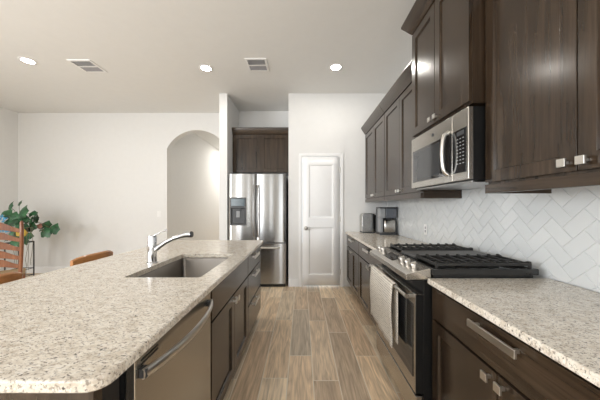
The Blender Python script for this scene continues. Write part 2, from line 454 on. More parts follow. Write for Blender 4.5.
# slab: grid with two moulded panels
xs = [DX0+0.003, DX0+0.115, DX1-0.115, DX1-0.003]
zs = [0.018, 0.20, 0.98, 1.14, 2.02, DZ-0.003]
V = {}
def dv(x, z, d):
    k = (round(x, 4), round(z, 4), round(d, 4))
    if k not in V: V[k] = bm.bm.verts.new((x, yd+d, z))
    return V[k]
for i in range(3):
    for j in range(5):
        x0, x1, z0, z1 = xs[i], xs[i+1], zs[j], zs[j+1]
        if i == 1 and j in (1, 3):
            loops = [(0, 0), (0.012, 0.012), (0.030, 0.012), (0.055, 0.003)]
            q = [[dv(a, c, d) for a, c in ((x0+k, z0+k), (x1-k, z0+k), (x1-k, z1-k), (x0+k, z1-k))] for k, d in loops]
            for a, b in zip(q, q[1:]):
                for n in range(4): bm.bm.faces.new((a[n], a[(n+1) % 4], b[(n+1) % 4], b[n]))
            bm.bm.faces.new(q[-1])
        else: bm.bm.faces.new((dv(x0, z0, 0), dv(x1, z0, 0), dv(x1, z1, 0), dv(x0, z1, 0)))
bmesh.ops.recalc_face_normals(bm.bm, faces=bm.bm.faces)
slab_o = bm.build('door_slab', 'trim', d1, smooth=20)
if slab_o.data.polygons[0].normal.y > 0: slab_o.data.flip_normals()
sm = slab_o.modifiers.new('thick', 'SOLIDIFY'); sm.thickness = 0.022; sm.offset = -1
kn = MB().lathe([(0.0, -0.068), (0.016, -0.067), (0.029, -0.058), (0.032, -0.047), (0.025, -0.035), (0.011, -0.028), (0.011, -0.008), (0.030, -0.006), (0.031, 0.0)], (DX0+0.065, yd, 0.97), 20, 'y')
kn.build('door_knob', 'knobm', d1)
for z in (0.25, 1.12, 1.93):
    MB().tube([(DX1-0.001, yd-0.006, z-0.045), (DX1-0.001, yd-0.006, z+0.045)], 0.008).build('hinge', 'nickel', d1)
# door casing and jambs
cas = MB().prism([(DX0-0.052, 0), (DX0-0.008, 0), (DX0-0.008, DZ+0.008), (DX1+0.008, DZ+0.008), (DX1+0.008, 0), (DX1+0.052, 0), (DX1+0.052, DZ+0.052), (DX0-0.052, DZ+0.052)], 'y', YB-0.018, YB+0.0)
struct('trim_1', 'trim', cas, bevel=0.004)
jm = MB().prism([(DX0-0.015, 0), (DX0, 0), (DX0, DZ), (DX1, DZ), (DX1, 0), (DX1+0.015, 0), (DX1+0.015, DZ+0.015), (DX0-0.015, DZ+0.015)], 'y', YB, YB+0.13)
struct('trim_2', 'trim', jm)

# herringbone backsplash: glazed tiles on a grout bed, one continuous surface
BZ0, BZ1 = 0.914, 1.50
def clip(poly, x0, x1, z0, z1):
    for ax, lim, sgn in ((0, x0, 1), (0, x1, -1), (1, z0, 1), (1, z1, -1)):
        out = []
        for i in range(len(poly)):
            p, q = poly[i], poly[(i+1) % len(poly)]
            ip, iq = sgn*(p[ax]-lim) >= 0, sgn*(q[ax]-lim) >= 0
            if ip: out.append(p)
            if ip != iq:
                t = (lim-p[ax])/(q[ax]-p[ax]); out.append((p[0]+t*(q[0]-p[0]), p[1]+t*(q[1]-p[1])))
        poly = out
        if len(poly) < 3: return []
    return poly
bs = struct('trim_3', 'grout', MB().box(XW-0.006, XW-0.0005, 0.35, YB, BZ0, BZ1))
bs['label'] = 'white herringbone tile backsplash behind the range'
tm = MB(); TW, TL, G = 0.076, 0.152, 0.0012
c45 = math.cos(PI/4)
for i in range(-80, 80):
    for j in range(-40, 40):
        ox, oy = TW*i + (TL+TW)*j, TW*i + (TW-TL)*j
        for (x0, y0, x1, y1) in ((ox, oy, ox+TL, oy+TW), (ox+TL, oy+TW-TL, ox+TL+TW, oy+TW)):
            x0 += G; y0 += G; x1 -= G; y1 -= G
            pts = [((x-y)*c45+2.0, (x+y)*c45+1.1) for x, y in ((x0, y0), (x1, y0), (x1, y1), (x0, y1))]
            if max(p[0] for p in pts) < 0.35 or min(p[0] for p in pts) > YB or max(p[1] for p in pts) < BZ0 or min(p[1] for p in pts) > BZ1: continue
            pl = clip(pts, 0.351, YB-0.001, BZ0+0.001, BZ1)
            if len(pl) < 3: continue
            cx = sum(p[0] for p in pl)/len(pl); cz = sum(p[1] for p in pl)/len(pl)
            tlt = (random.uniform(-1, 1)*0.004, random.uniform(-1, 1)*0.004)
            A = [tm.bm.verts.new((XW-0.005, y, z)) for y, z in pl]
            sh = lambda y, z, k: (cy_ + (y-cy_)*k, z)
            B = []
            for y, z in pl:
                dy, dz = y-cx, z-cz; l = max(1e-6, math.hypot(dy, dz)); k = max(0.0, 1-0.0022/l)
                B.append(tm.bm.verts.new((XW-0.0095 + dy*tlt[0] + dz*tlt[1], cx+dy*k, cz+dz*k)))
            n = len(pl)
            try:
                tm.bm.faces.new(B)
                for k in range(n): tm.bm.faces.new((A[k], A[(k+1) % n], B[(k+1) % n], B[k]))
            except ValueError: pass
t = tm.build('tile', 'tile', bs, smooth=20); t['kind'] = 'structure'

# ------------------------------------------------------------------ cabinet hardware
def hw_knob(parent, mp, a, z):
    """square knob on a stem; mp(a, z, d), d<0 is out of the door"""
    m = MB()
    def bx(a0, a1, z0, z1, d0, d1):
        p, q = mp(a0, z0, d0), mp(a1, z1, d1)
        m.box(min(p[0], q[0]), max(p[0], q[0]), min(p[1], q[1]), max(p[1], q[1]), z0, z1)
    bx(a-0.016, a+0.016, z-0.016, z+0.016, -0.030, -0.021)
    bx(a-0.006, a+0.006, z-0.006, z+0.006, -0.0215, 0.0)
    return m.build('knob', 'nickel', parent, 0.0015)
def hw_bar(parent, mp, a0, a1, z, h=0.030):
    m = MB()
    def bx(a0, a1, z0, z1, d0, d1):
        p, q = mp(a0, z0, d0), mp(a1, z1, d1)
        m.box(min(p[0], q[0]), max(p[0], q[0]), min(p[1], q[1]), max(p[1], q[1]), z0, z1)
    bx(a0, a1, z-h/2, z+h/2, -0.036, -0.026)
    bx(a0+0.018, a0+0.030, z-0.007, z+0.007, -0.0265, 0.0)
    bx(a1-0.030, a1-0.018, z-0.007, z+0.007, -0.0265, 0.0)
    return m.build('handle', 'nickel', parent, 0.0015)
def slab(name, mat, mp, a0, a1, z0, z1, parent, th=0.02):
    p, q = mp(a0, z0, 0), mp(a1, z1, th)
    return box(name, mat, min(p[0], q[0]), max(p[0], q[0]), min(p[1], q[1]), max(p[1], q[1]), z0, z1, parent, 0.002)
def facing(sign, xf):       # cabinet fronts on planes x = xf; sign=+1: cabinet lies at larger x
    return lambda a, z, d: (xf + sign*d, a, z)
CT = 0.914; CB = 0.882

# ---- range-wall base cabinets
XF = 0.740
def base_cabinet(label, y0, y1, hy, group):
    t = thing('base_cabinet', label, 'cabinet', ((XF+XW)/2, (y0+y1)/2, 0), group)
    mp = facing(1, XF)
    box('body', 'cab', XF+0.0205, XW-0.012, y0+0.001, y1-0.001, 0.10, CB-0.001, t)
    box('toe_kick', 'toe', XF+0.075, XW-0.02, y0+0.001, y1-0.001, 0.0, 0.1, t)
    g = 0.006
    d = slab('drawer', 'cabh', mp, y0+g, y1-g, 0.695, 0.862, t)
    hw_bar(d, mp, hy-0.12, hy+0.12, 0.828)
    ym = (y0+y1)/2
    for a0, a1, ka in ((y0+g, ym-0.002, ym-0.034), (ym+0.002, y1-g, ym+0.034)):
        dr = MB().shaker(mp, a0, a1, 0.118, 0.683).build('door', 'cab', t, 0.0015)
        hw_knob(dr, mp, ka, 0.655)
    return t
base_cabinet('dark wood base cabinet with drawer, at the pantry door end of the range wall', 3.262, 4.146, 3.70, 'base cabinets along the range wall')
base_cabinet('dark wood base cabinet with drawer, beside the far side of the range', 2.215, 3.258, 2.80, 'base cabinets along the range wall')
base_cabinet('dark wood base cabinet with long steel drawer pull, nearest the camera', 0.47, 1.428, 0.95, 'base cabinets along the range wall')

# ---- countertops of the range wall
def counter(label, y0, y1):
    return box('countertop', 'granite', 0.716, XW-0.0105, y0, y1, CB, CT, None, 0.006, label=label, cat='countertop', group='granite countertops on the range wall')
counter('speckled cream granite countertop with the coffee maker and toaster on it', 2.212, 4.147)
counter('speckled cream granite countertop on the near side of the range', 0.46, 1.430)

# ---- range-wall upper cabinets
XU = 1.046
def upper_cabinet(label, y0, y1, xf, z0, z1, kz, crown_ends, rail, xb=XW-0.002, zb=None):
    t = thing('upper_cabinet', label, 'cabinet', ((xf+XW)/2, (y0+y1)/2, z0), 'upper cabinets on the range wall')
    mp = facing(1, xf); g = 0.005
    box('body', 'cab', xf+0.0205, xb, y0+0.001, y1-0.001, z0, z1, t, 0.001)
    ym = (y0+y1)/2
    for a0, a1, ka in ((y0+g, ym-0.002, ym-0.034), (ym+0.002, y1-g, ym+0.034)):
        dr = MB().shaker(mp, a0, a1, z0+0.012, z1-0.012, 0.062).build('door', 'cab', t, 0.0015)
        hw_knob(dr, mp, ka, z0+kz)
    e0, e1 = crown_ends
    P = 0.068
    cm = MB()
    x1 = xb; A = (xf-0.002, x1, y0+0.001, y1-0.001)
    Bq = (xf-P, x1, y0+0.001-(P if e0 else 0), y1-0.001+(P if e1 else 0))
    r = [[(q[0], q[2], z), (q[1], q[2], z), (q[1], q[3], z), (q[0], q[3], z)] for q, z in ((A, z1), (Bq, z1+0.100), (Bq, z1+0.118))]
    cm.rings(r); cm.build('crown_molding', 'cabh', t, 0.002)
    if rail:
        lr = box('light_rail', 'cabh', xf+0.001, xf+0.022, y0+0.001, y1-0.001, z0-0.05, z0-0.0005, t, 0.002)
        if rail in ('near', 'far'):
            ya = y0+0.001 if rail == 'near' else y1-0.019
            box('rail_return', 'cabx', xf+0.0225, xb, ya, ya+0.018, z0-0.05, z0-0.0005, lr, 0.002)
    return t
upper_cabinet('tall dark wood upper cabinet in the corner by the pantry door wall', 3.178, 4.146, XU, 1.447, 2.515, 0.046, (0, 0), True)
upper_cabinet('tall dark wood upper cabinet between the microwave and the corner upper cabinet', 2.205, 3.174, XU, 1.447, 2.515, 0.046, (0, 0), 'near')
upper_cabinet('raised dark wood cabinet mounted above the microwave', 1.442, 2.200, 0.965, 1.922, 2.83, 0.046, (1, 1), False)
upper_cabinet('large dark wood upper cabinet nearest the camera, with two square knobs', 0.47, 1.432, XU, 1.447, 2.515, 0.046, (0, 0), 'far')

# ------------------------------------------------------------------ microwave
mw = thing('microwave', 'stainless over-the-range microwave under the raised cabinet', 'microwave', (1.2, 1.82, 1.475))
X0 = 0.962; my0, my1, mz0, mz1 = 1.445, 2.197, 1.478, 1.905
box('body', 'black', X0+0.03, XW-0.012, my0+0.002, my1-0.002, mz0, mz1, mw, 0.002)
dw = box('door', 'steelh', X0, X0+0.03, my0+0.157, my1, mz0+0.004, mz1, mw, 0.004)
box('window', 'bglass', X0-0.003, X0+0.002, my0+0.160, my1-0.030, mz0+0.050, mz1-0.112, dw, 0.0015)
box('inner_window', 'mglass', X0-0.0036, X0-0.002, my0+0.30, my1-0.055, mz0+0.068, mz1-0.130, dw, 0.001)
hp = []
for k in range(15):
    s = k/14; z = mz0+0.050 + s*(mz1-mz0-0.145); b = math.sin(PI*s)**0.3
    hp.append((X0-0.004-0.042*b, my0+0.190, z))
MB().tube(hp, 0.0125, 12).build('handle', 'nickel', dw)
cp = box('control_panel', 'steelh', X0+0.0005, X0+0.03, my0, my0+0.155, mz0+0.004, mz1, mw, 0.004)
box('keypad', 'bglass', X0-0.0025, X0+0.003, my0+0.018, my0+0.153, mz0+0.050, mz1-0.112, cp, 0.0015)
box('display', 'dplastic', X0-0.0035, X0-0.002, my0+0.035, my0+0.105, mz1-0.150, mz1-0.125, cp, 0.0)
for r in range(8):
    for c in range(3):
        y = my0+0.036+c*0.028; z = mz1-0.168-r*0.0215
        box('key', 'gplastic', X0-0.0034, X0-0.002, y, y+0.013, z-0.005, z, cp)
box('vent_panel', 'dnickel', X0+0.035, XW-0.03, my0+0.02, my1-0.02, mz0-0.012, mz0-0.0005, mw, 0.002)
MB().lathe([(0.0, 0.0), (0.013, 0.0), (0.013, 0.004), (0.0, 0.004)], (X0-0.0025, my0+0.395, mz1-0.055), 24, 'x').build('emblem', 'dplastic', dw)
def tor(c, R, r, axis='x', n=28):
    m = MB(); rr = []
    for i in range(n+1):
        t = 2*PI*i/n
        rr.append([(c[0]+r*math.sin(p), c[1]+(R+r*math.cos(p))*math.cos(t), c[2]+(R+r*math.cos(p))*math.sin(t)) for p in (2*PI*k/8 for k in range(8))])
    return m.rings(rr, caps=False)

# ------------------------------------------------------------------ range
rg = thing('range', 'stainless slide-in gas range with black grates between the base cabinets', 'range', (1.0, 1.82, 0))
ry0, ry1 = 1.436, 2.206
box('body', 'black', 0.70, 1.335, ry0+0.002, ry1-0.002, 0.075, 0.898, rg, 0.003)
box('plinth', 'toe', 0.74, 1.33, ry0+0.02, ry1-0.02, 0.0, 0.074, rg)
# oven door
od = box('oven_door', 'steelh', 0.652, 0.694, ry0+0.004, ry1-0.004, 0.244, 0.818, rg, 0.004)
box('door_side', 'black', 0.654, 0.699, ry0+0.0025, ry0+0.0045, 0.246, 0.816, od)
box('window', 'bglass', 0.648, 0.655, ry0+0.030, ry1-0.030, 0.325, 0.752, od, 0.002)
hm = MB().tube([(0.604, ry0+0.006, 0.806), (0.604, ry1-0.006, 0.806)], 0.0135, 14)
hnd = hm.build('handle', 'steelh', od)
for y in (ry0+0.022, ry1-0.022):
    box('bracket', 'nickel', 0.604, 0.653, y-0.010, y+0.010, 0.795, 0.817, hnd, 0.003)
wd = box('warming_drawer', 'steelh', 0.655, 0.695, ry0+0.004, ry1-0.004, 0.080, 0.228, rg, 0.004)
# slanted control panel
cpp = [(0.598, 0.900), (0.596, 0.932), (0.602, 0.936), (0.735, 0.968), (0.742, 0.962), (0.742, 0.903)]
cpn = MB().prism([(x, z) for x, z in cpp], 'y', ry0, ry1)
cp = cpn.build('control_panel', 'steelh', rg, 0.003)
nrm = Vector((-(0.968-0.936), 0, (0.735-0.602))).normalized()
tang = Vector((0.735-0.602, 0, 0.968-0.936)).normalized()
def on_panel(s, y, h): return Vector((0.602, y, 0.936)) + tang*(s*0.137) + nrm*h
q = MB()
A = [on_panel(s, y, 0.0005) for s, y in ((0.24, 1.76), (0.80, 1.76), (0.80, 1.97), (0.24, 1.97))]
B = [p + nrm*0.002 for p in A]
q.rings([A, B]); q.build('display', 'bglass', cp)
for y in (1.500, 1.585, 1.670, 2.055, 2.140):
    m = MB(); R = Matrix.Identity(4)
    c = on_panel(0.52, y, 0.0)
    ring = []
    ea, eb = tang, Vector((0, 1, 0))
    for r, h in ((0.026, 0.0), (0.026, 0.006), (0.021, 0.007), (0.0205, 0.030), (0.019, 0.033), (0.0002, 0.033)):
        ring.append([c + nrm*h + ea*(r*math.cos(t)) + eb*(r*math.sin(t)) for t in (2*PI*k/22 for k in range(22))])
    m.rings(ring)
    k = m.build('knob', 'knobm', cp)
    m = MB(); A = [c + nrm*0.033 + ea*a + eb*b for a, b in ((-0.019, -0.004), (0.019, -0.004), (0.019, 0.004), (-0.019, 0.004))]
    m.rings([A, [p + nrm*0.006 for p in A]]); m.build('grip', 'nickel', k, 0.001)
# cooktop pan
ct = MB(); 
r0 = (0.756, 1.337, ry0, ry1)
def rc(q, z, k=0): return [(q[0]+k, q[2]+k, z), (q[1]-k, q[2]+k, z), (q[1]-k, q[3]-k, z), (q[0]+k, q[3]-k, z)]
ct.rings([rc(r0, 0.900, 0.004), rc(r0, 0.929, 0.004), rc(r0, 0.931, -0.013), rc(r0, 0.964, -0.013), rc(r0, 0.966, -0.009), rc(r0, 0.966, 0.010), rc(r0, 0.942, 0.020)])
ct.build('cooktop', 'enamel', rg, 0.003)
for (bx, by, br) in ((0.90, 1.58, 0.045), (1.19, 1.58, 0.036), (0.90, 2.06, 0.040), (1.19, 2.06, 0.045), (1.045, 1.82, 0.04)):
    MB().lathe([(br*1.25, 0.9445), (br*1.25, 0.952), (br, 0.953), (br, 0.966), (br*0.8, 0.969), (0.0, 0.969)], (bx, by, 0), 24).build('burner', 'iron', rg)
def grate(y0, y1):
    m = MB(); x0, x1, z0, zt = 0.775, 1.330, 0.978, 0.993
    w = 0.0065
    def bar(xa, xb, ya, yb, za=z0, zb=zt): m.box(xa, xb, ya, yb, za, zb)
    for y in (y0, y1-2*w): bar(x0, x1, y, y+2*w)
    for x in (x0, x1-2*w): bar(x, x+2*w, y0+2*w, y1-2*w)
    n = 8
    for i in range(1, n):
        x = x0 + (x1-x0)*i/n
        bar(x-w, x+w, y0+2*w, y1-2*w)
    for i in range(n+1):
        x = min(max(x0 + (x1-x0)*i/n, x0+w), x1-w)
        for ya, sg in ((y0, 1), (y1, -1)):      # sloping finger tips along both edges
            pts = [(ya, zt), (ya+sg*0.004, zt+0.010), (ya+sg*0.016, zt+0.010), (ya+sg*0.045, zt)]
            if sg < 0: pts = pts[::-1]
            m.prism(pts, 'x', x-w, x+w)
    ym = (y0+y1)/2; bar(x0+2*w, x1-2*w, ym-w, ym+w, 0.976, 0.990)
    for x in (x0, x1-0.014):
        for y in (y0, y1-0.014): bar(x, x+0.014, y, y+0.014, 0.9665, z0+0.001)
    return m.build('grate', 'iron', rg, 0.0015)
grate(1.446, 1.700); grate(1.942, 2.196)
gd = MB().box(0.770, 1.330, 1.706, 1.936, 0.9665, 0.985)
gd.build('griddle', 'griddle', rg, 0.006)

# towel over the oven handle
tw = MB(); ys0, ys1 = 1.62, 2.12
def sheet(path, name, parent):
    m = MB(); ny = 14; grid = []
    for s, (x, z) in enumerate(path):
        row = []
        for j in range(ny+1):
            v = j/ny; f = s/(len(path)-1)
            wav = 0.006*math.sin(v*13+1.0)*abs(f-0.35)*2.0
            drop = 0.018*math.sin(v*5+0.5)*max(0, f-0.6)
            row.append((x - abs(wav)*1.2 , ys0 + v*(ys1-ys0) + 0.010*(f-0.35)*math.sin(6*f), z - drop))
        grid.append(row)
    m.rings(grid, caps=False, closed=False)
    return m
zt = 0.8225
path = [(0.6235, 0.43), (0.6235, 0.55), (0.6225, 0.68), (0.6205, 0.79), (0.6195, 0.812), (0.612, zt), (0.604, zt+0.002), (0.596, zt), (0.5875, 0.812), (0.5865, 0.78)] + [(0.5865-0.006*math.sin(k*0.5), 0.78-0.037*k) for k in range(1, 11)]
to = sheet(path, 'dish_towel', None).build('dish_towel', 'towel', None, label='cream striped dish towel hanging over the oven door handle', cat='towel', smooth=180)
so = to.modifiers.new('thick', 'SOLIDIFY'); so.thickness = 0.003; so.offset = 1

# ------------------------------------------------------------------ counter appliances
def rrect_(x0, x1, y0, y1, r, n=6):
    pts = []
    for cx, cy, a in ((x1-r, y1-r, 0), (x0+r, y1-r, PI/2), (x0+r, y0+r, PI), (x1-r, y0+r, 1.5*PI)):
        for k in range(n+1):
            t = a + PI/2*k/n; pts.append((cx+r*math.cos(t), cy+r*math.sin(t)))
    return pts
cm = thing('coffee_maker', 'black and stainless coffee maker on the far granite countertop', 'coffee maker', (1.26, 3.72, CT))
cx0, cx1, cy0, cy1 = 1.13, 1.385, 3.62, 3.83
box('base', 'dplastic', cx0, cx1, cy0, cy1, CT, CT+0.035, cm, 0.008)
box('body', 'dplastic', cx0, cx1, cy1-0.07, cy1, CT+0.0355, CT+0.385, cm, 0.008)
box('water_tank', 'smoke', cx0+0.09, cx1-0.005, cy0+0.015, cy1-0.0705, CT+0.245, CT+0.385, cm, 0.01)
box('brew_head', 'gplastic', cx0+0.002, cx0+0.085, cy0+0.005, cy1-0.0705, CT+0.245, CT+0.385, cm, 0.01)
box('top_lid', 'dplastic', cx0, cx1, cy0, cy1, CT+0.3855, CT+0.405, cm, 0.008)
box('side_column', 'gplastic', cx0+0.003, cx0+0.045, cy0+0.005, cy1-0.0705, CT+0.0355, CT+0.2445, cm, 0.006)
car = MB().rings([[(x, y, CT+z) for x, y in rrect_(cx0+0.056+d, cx1-0.022-d, cy0-0.004+d, cy1-0.072-d, 0.035)] for z, d in ((0.0362, 0.006), (0.044, 0.0), (0.200, 0.0), (0.215, 0.010), (0.226, 0.02))])
car = car.build('carafe', 'steel', cm, smooth=50)
MB().lathe([(0.0, CT+0.2262), (0.05, CT+0.2262), (0.045, CT+0.240), (0.0, CT+0.240)], (cx0+0.145, cy0+0.068, 0), 24).build('carafe_lid', 'dplastic', car)
tt = thing('toaster', 'stainless toaster with black ends in the counter corner', 'toaster', (1.06, 3.98, CT))
prof = [(0.945, CT+0.02), (1.150, CT+0.02), (1.150, CT+0.27), (1.135, CT+0.295), (1.110, CT+0.305), (0.985, CT+0.305), (0.960, CT+0.295), (0.945, CT+0.27)]
MB().prism(prof, 'y', 3.93, 4.10).build('body', 'steel', tt, 0.003)
MB().prism([(x, z) for x, z in prof], 'y', 3.905, 3.9295).build('end_panel', 'fsteel', tt, 0.005)
box('base', 'dplastic', 0.95, 1.145, 3.91, 4.10, CT, CT+0.0195, tt, 0.003)
box('control_side', 'black', 1.1505, 1.185, 3.915, 4.09, CT+0.01, CT+0.28, tt, 0.008)
box('lever', 'dplastic', 1.1855, 1.205, 3.98, 4.02, CT+0.20, CT+0.22, tt, 0.003)
for y in (3.975, 4.04): box('slot', 'black', 0.985, 1.11, y-0.014, y+0.014, CT+0.3052, CT+0.3065, tt)

# outlet on the backsplash, switch by the arch
def plate(name, label, cat, mp, a, z):
    t = thing(name, label, cat, mp(a, z, 0))
    def bx(nm, mt, a0, a1, z0, z1, d0, d1, par=t):
        p, q = mp(a0, z0, d0), mp(a1, z1, d1)
        return box(nm, mt, min(p[0], q[0]), max(p[0], q[0]), min(p[1], q[1]), max(p[1], q[1]), z0, z1, par, 0.001)
    bx('plate', 'white', a-0.037, a+0.037, z-0.06, z+0.06, -0.006, 0)
    return t, bx
t, bx = plate('wall_outlet', 'white electrical outlet on the herringbone backsplash behind the range', 'outlet', lambda a, z, d: (XW-0.0125+d, a, z), 2.84, 1.065)
for z in (1.045, 1.085): bx('socket', 'grey', 2.826, 2.854, z-0.013, z+0.013, -0.008, -0.0055)
t, bx = plate('light_switch', 'white light switch on the dining wall beside the arch', 'switch', lambda a, z, d: (a, YD+d, z), -2.86, 1.18)
bx('rocker', 'white', -2.875, -2.845, 1.15, 1.21, -0.010, -0.0055)

# ------------------------------------------------------------------ island
XI = -0.492            # cabinet fronts facing the aisle
IX0, IX1, IY0, IY1 = -1.590, -0.467, 0.583, 3.07
SX0, SX1, SY0, SY1 = -1.030, -0.586, 1.44, 2.165
def rrect(x0, x1, y0, y1, r, n=6):
    pts = []
    for cx, cy, a in ((x1-r, y1-r, 0), (x0+r, y1-r, PI/2), (x0+r, y0+r, PI), (x1-r, y0+r, 1.5*PI)):
        for k in range(n+1):
            t = a + PI/2*k/n; pts.append((cx+r*math.cos(t), cy+r*math.sin(t)))
    return pts
ic = MB()
out = rrect(IX0, IX1, IY0, IY1, 0.05); inn = rrect(SX0, SX1, SY0, SY1, 0.022); nn = len(out)
e = 0.005
def inset_r(d): return rrect(IX0+d, IX1-d, IY0+d, IY1-d, 0.05-d)
loops = [[(x, y, CT) for x, y in inn], [(x, y, CT) for x, y in inset_r(e)], [(x, y, CT-e*0.4) for x, y in inset_r(e*0.3)], [(x, y, CT-e) for x, y in out], [(x, y, CB+e) for x, y in out], [(x, y, CB) for x, y in inset_r(e)], [(x, y, CB) for x, y in inn], ]
rr = [[ic.bm.verts.new(p) for p in lp] for lp in loops]
for a, b in list(zip(rr, rr[1:])) + [(rr[-1], rr[0])]:
    for i in range(nn):
        j = (i+1) % nn
        ic.bm.faces.new((a[i], a[j], b[j], b[i]))
ic.build('island_countertop', 'granite', None, label='large cream speckled granite island top with a sink cut-out', cat='countertop', smooth=8)
# sink bowl
sk = thing('sink', 'undermount stainless sink set in the island top', 'sink', ((SX0+SX1)/2, (SY0+SY1)/2, 0.65))
def lp(d, z, r): return [(x, y, z) for x, y in rrect(SX0+d, SX1-d, SY0+d, SY1-d, r)]
MB().rings([lp(-0.02, CB-0.0015, 0.04), lp(-0.004, CB-0.002, 0.027), lp(0.0, CB-0.008, 0.024), lp(0.006, 0.70, 0.03), lp(0.03, 0.675, 0.04), lp(0.15, 0.670, 0.02),
            lp(0.15, 0.667, 0.02), lp(0.028, 0.672, 0.04), lp(0.003, 0.70, 0.03), lp(-0.003, CB-0.010, 0.024), lp(-0.02, CB-0.0045, 0.04)], caps=False).build('bowl_wall', 'sink', sk, smooth=60)
MB().rings([lp(0.149, 0.6705, 0.02), lp(0.149, 0.667, 0.02)]).build('bowl_floor', 'sink', sk)
MB().lathe([(0.0, 0.671), (0.03, 0.671), (0.043, 0.675), (0.045, 0.6708), (0.0, 0.6708)], ((SX0+SX1)/2, (SY0+SY1)/2, 0), 24).build('drain', 'chrome', sk)
# faucet
fa = thing('faucet', 'chrome pull-out faucet standing on the island behind the sink', 'faucet', (-1.09, 1.82, CT))
fx, fy = -1.09, 1.82
MB().lathe([(0.036, CT), (0.036, CT+0.006), (0.030, CT+0.010), (0.0295, CT+0.10), (0.0295, CT+0.185), (0.027, CT+0.197), (0.0, CT+0.199)], (fx, fy, 0), 28).build('body', 'chrome', fa)
sp = [(fx+0.012, fy, CT+0.085), (fx+0.05, fy, CT+0.118), (fx+0.10, fy, CT+0.152), (fx+0.15, fy, CT+0.176), (fx+0.20, fy, CT+0.193)]
MB().tube(sp, [0.019, 0.017, 0.0155, 0.015, 0.016], 16).build('spout', 'chrome', fa)
spray = MB().tube([(fx+0.2005, fy, CT+0.193), (fx+0.225, fy, CT+0.199), (fx+0.250, fy, CT+0.206), (fx+0.282, fy, CT+0.207)], [0.016, 0.017, 0.0215, 0.0235], 16).build('spray_head', 'chrome', fa)
MB().tube([(fx+0.2822, fy, CT+0.207), (fx+0.292, fy, CT+0.207)], [0.0235, 0.021], 16).build('nozzle', 'dplastic', spray)
lv = MB().tube([(fx+0.004, fy, CT+0.190), (fx+0.03, fy, CT+0.207), (fx+0.065, fy, CT+0.226), (fx+0.105, fy, CT+0.240)], [0.009, 0.006, 0.006, 0.008], 10)
lv.build('lever', 'chrome', fa)

# island cabinets
mpi = facing(-1, XI)
XB = -1.22            # back of the island cabinets
def carcass(t, y0, y1, ztop=CB-0.0015):
    box('body', 'cab', XB, XI-0.0205, y0+0.001, y1-0.001, 0.10, ztop, t)
    box('toe_kick', 'toe', XB, XI-0.075, y0+0.001, y1-0.001, 0, 0.0995, t)
sb = thing('sink_cabinet', 'dark wood island cabinet with two doors and a false front under the sink', 'cabinet', (-0.85, 1.82, 0))
sy0, sy1 = 1.362, 2.278
scar = MB()
scar.rings([[(XB, sy0+0.001, 0.10), (XI-0.0205, sy0+0.001, 0.10), (XI-0.0205, sy1-0.001, 0.10), (XB, sy1-0.001, 0.10)],
            [(XB, sy0+0.001, 0.64), (XI-0.0205, sy0+0.001, 0.64), (XI-0.0205, sy1-0.001, 0.64), (XB, sy1-0.001, 0.64)]])
scar.build('body', 'cab', sb)
box('front_rail', 'cab', XI-0.040, XI-0.0205, sy0+0.001, sy1-0.001, 0.6405, CB-0.0015, sb)
box('toe_kick', 'toe', XB, XI-0.075, sy0+0.001, sy1-0.001, 0, 0.0995, sb)
slab('false_front', 'cabh', mpi, sy0+0.005, sy1-0.005, 0.695, 0.862, sb)
ym = (sy0+sy1)/2
for a0, a1, ka in ((sy0+0.005, ym-0.002, ym-0.034), (ym+0.002, sy1-0.005, ym+0.034)):
    dr = MB().shaker(mpi, a0, a1, 0.118, 0.683).build('door', 'cab', sb, 0.0015)
    hw_knob(dr, mpi, ka, 0.648)
db = thing('drawer_cabinet', 'dark wood three-drawer cabinet at the refrigerator end of the island', 'cabinet', (-0.85, 2.62, 0))
dy0, dy1 = 2.282, 2.985
carcass(db, dy0, dy1)
for z0, z1, hz in ((0.695, 0.862, 0.826), (0.408, 0.683, 0.645), (0.118, 0.396, 0.360)):
    d = slab('drawer', 'cabh', mpi, dy0+0.005, dy1-0.005, z0, z1, db)
    hw_bar(d, mpi, 2.46, 2.70, hz)
# end panel at the near end, and back panel on the seating side
box('island_end_panel', 'cab', XB-0.10, XI-0.018, 0.612, 0.640, 0.0, CB-0.0015, None, 0.002, label='dark wood panel closing the near end of the island', cat='panel')
box('island_back_panel', 'cab', XB-0.10, XB-0.07, 0.642, 2.985, 0.0, CB-0.0015, None, 0.002, label='dark wood panel along the stool side of the island', cat='panel')
box('filler_strip', 'toe', XI-0.06, XI-0.04, 0.642, 0.728, 0.0, CB-0.0015, None, 0.0, label='narrow recessed filler between the island end panel and dishwasher, blackened as its shade', cat='filler')  # black colour stands in for the shadow in this recess
# dishwasher
dwm = thing('dishwasher', 'stainless dishwasher with bowed handle built into the island', 'dishwasher', (-0.85, 1.045, 0))
wy0, wy1 = 0.734, 1.352
box('body', 'black', XB, XI-0.031, wy0, wy1, 0.10, CB-0.002, dwm)
box('toe_kick', 'toe', XB, XI-0.075, wy0, wy1, 0.0, 0.0995, dwm)
wdr = box('door', 'steelh', XI-0.030, XI, wy0+0.003, wy1-0.003, 0.115, 0.868, dwm, 0.004)
hp = []
for k in range(17):
    s = k/16; hp.append((XI+0.012+0.045*math.sin(PI*s)**0.8, wy0+0.02+s*(wy1-wy0-0.045), 0.815))
hb = MB(); rings = []
for k, p in enumerate(hp):
    a, b = hp[max(k-1, 0)], hp[min(k+1, len(hp)-1)]
    d = Vector((b[0]-a[0], b[1]-a[1], 0)).normalized(); nn2 = Vector((d.y, -d.x, 0))
    hw, hh = 0.008, 0.017
    rings.append([Vector(p) + nn2*(hw*math.cos(t)) + Vector((0, 0, 1))*(hh*math.sin(t)) for t in (2*PI*i/14 for i in range(14))])
hb.rings(rings); hh_ = hb.build('handle', 'nickel', wdr)
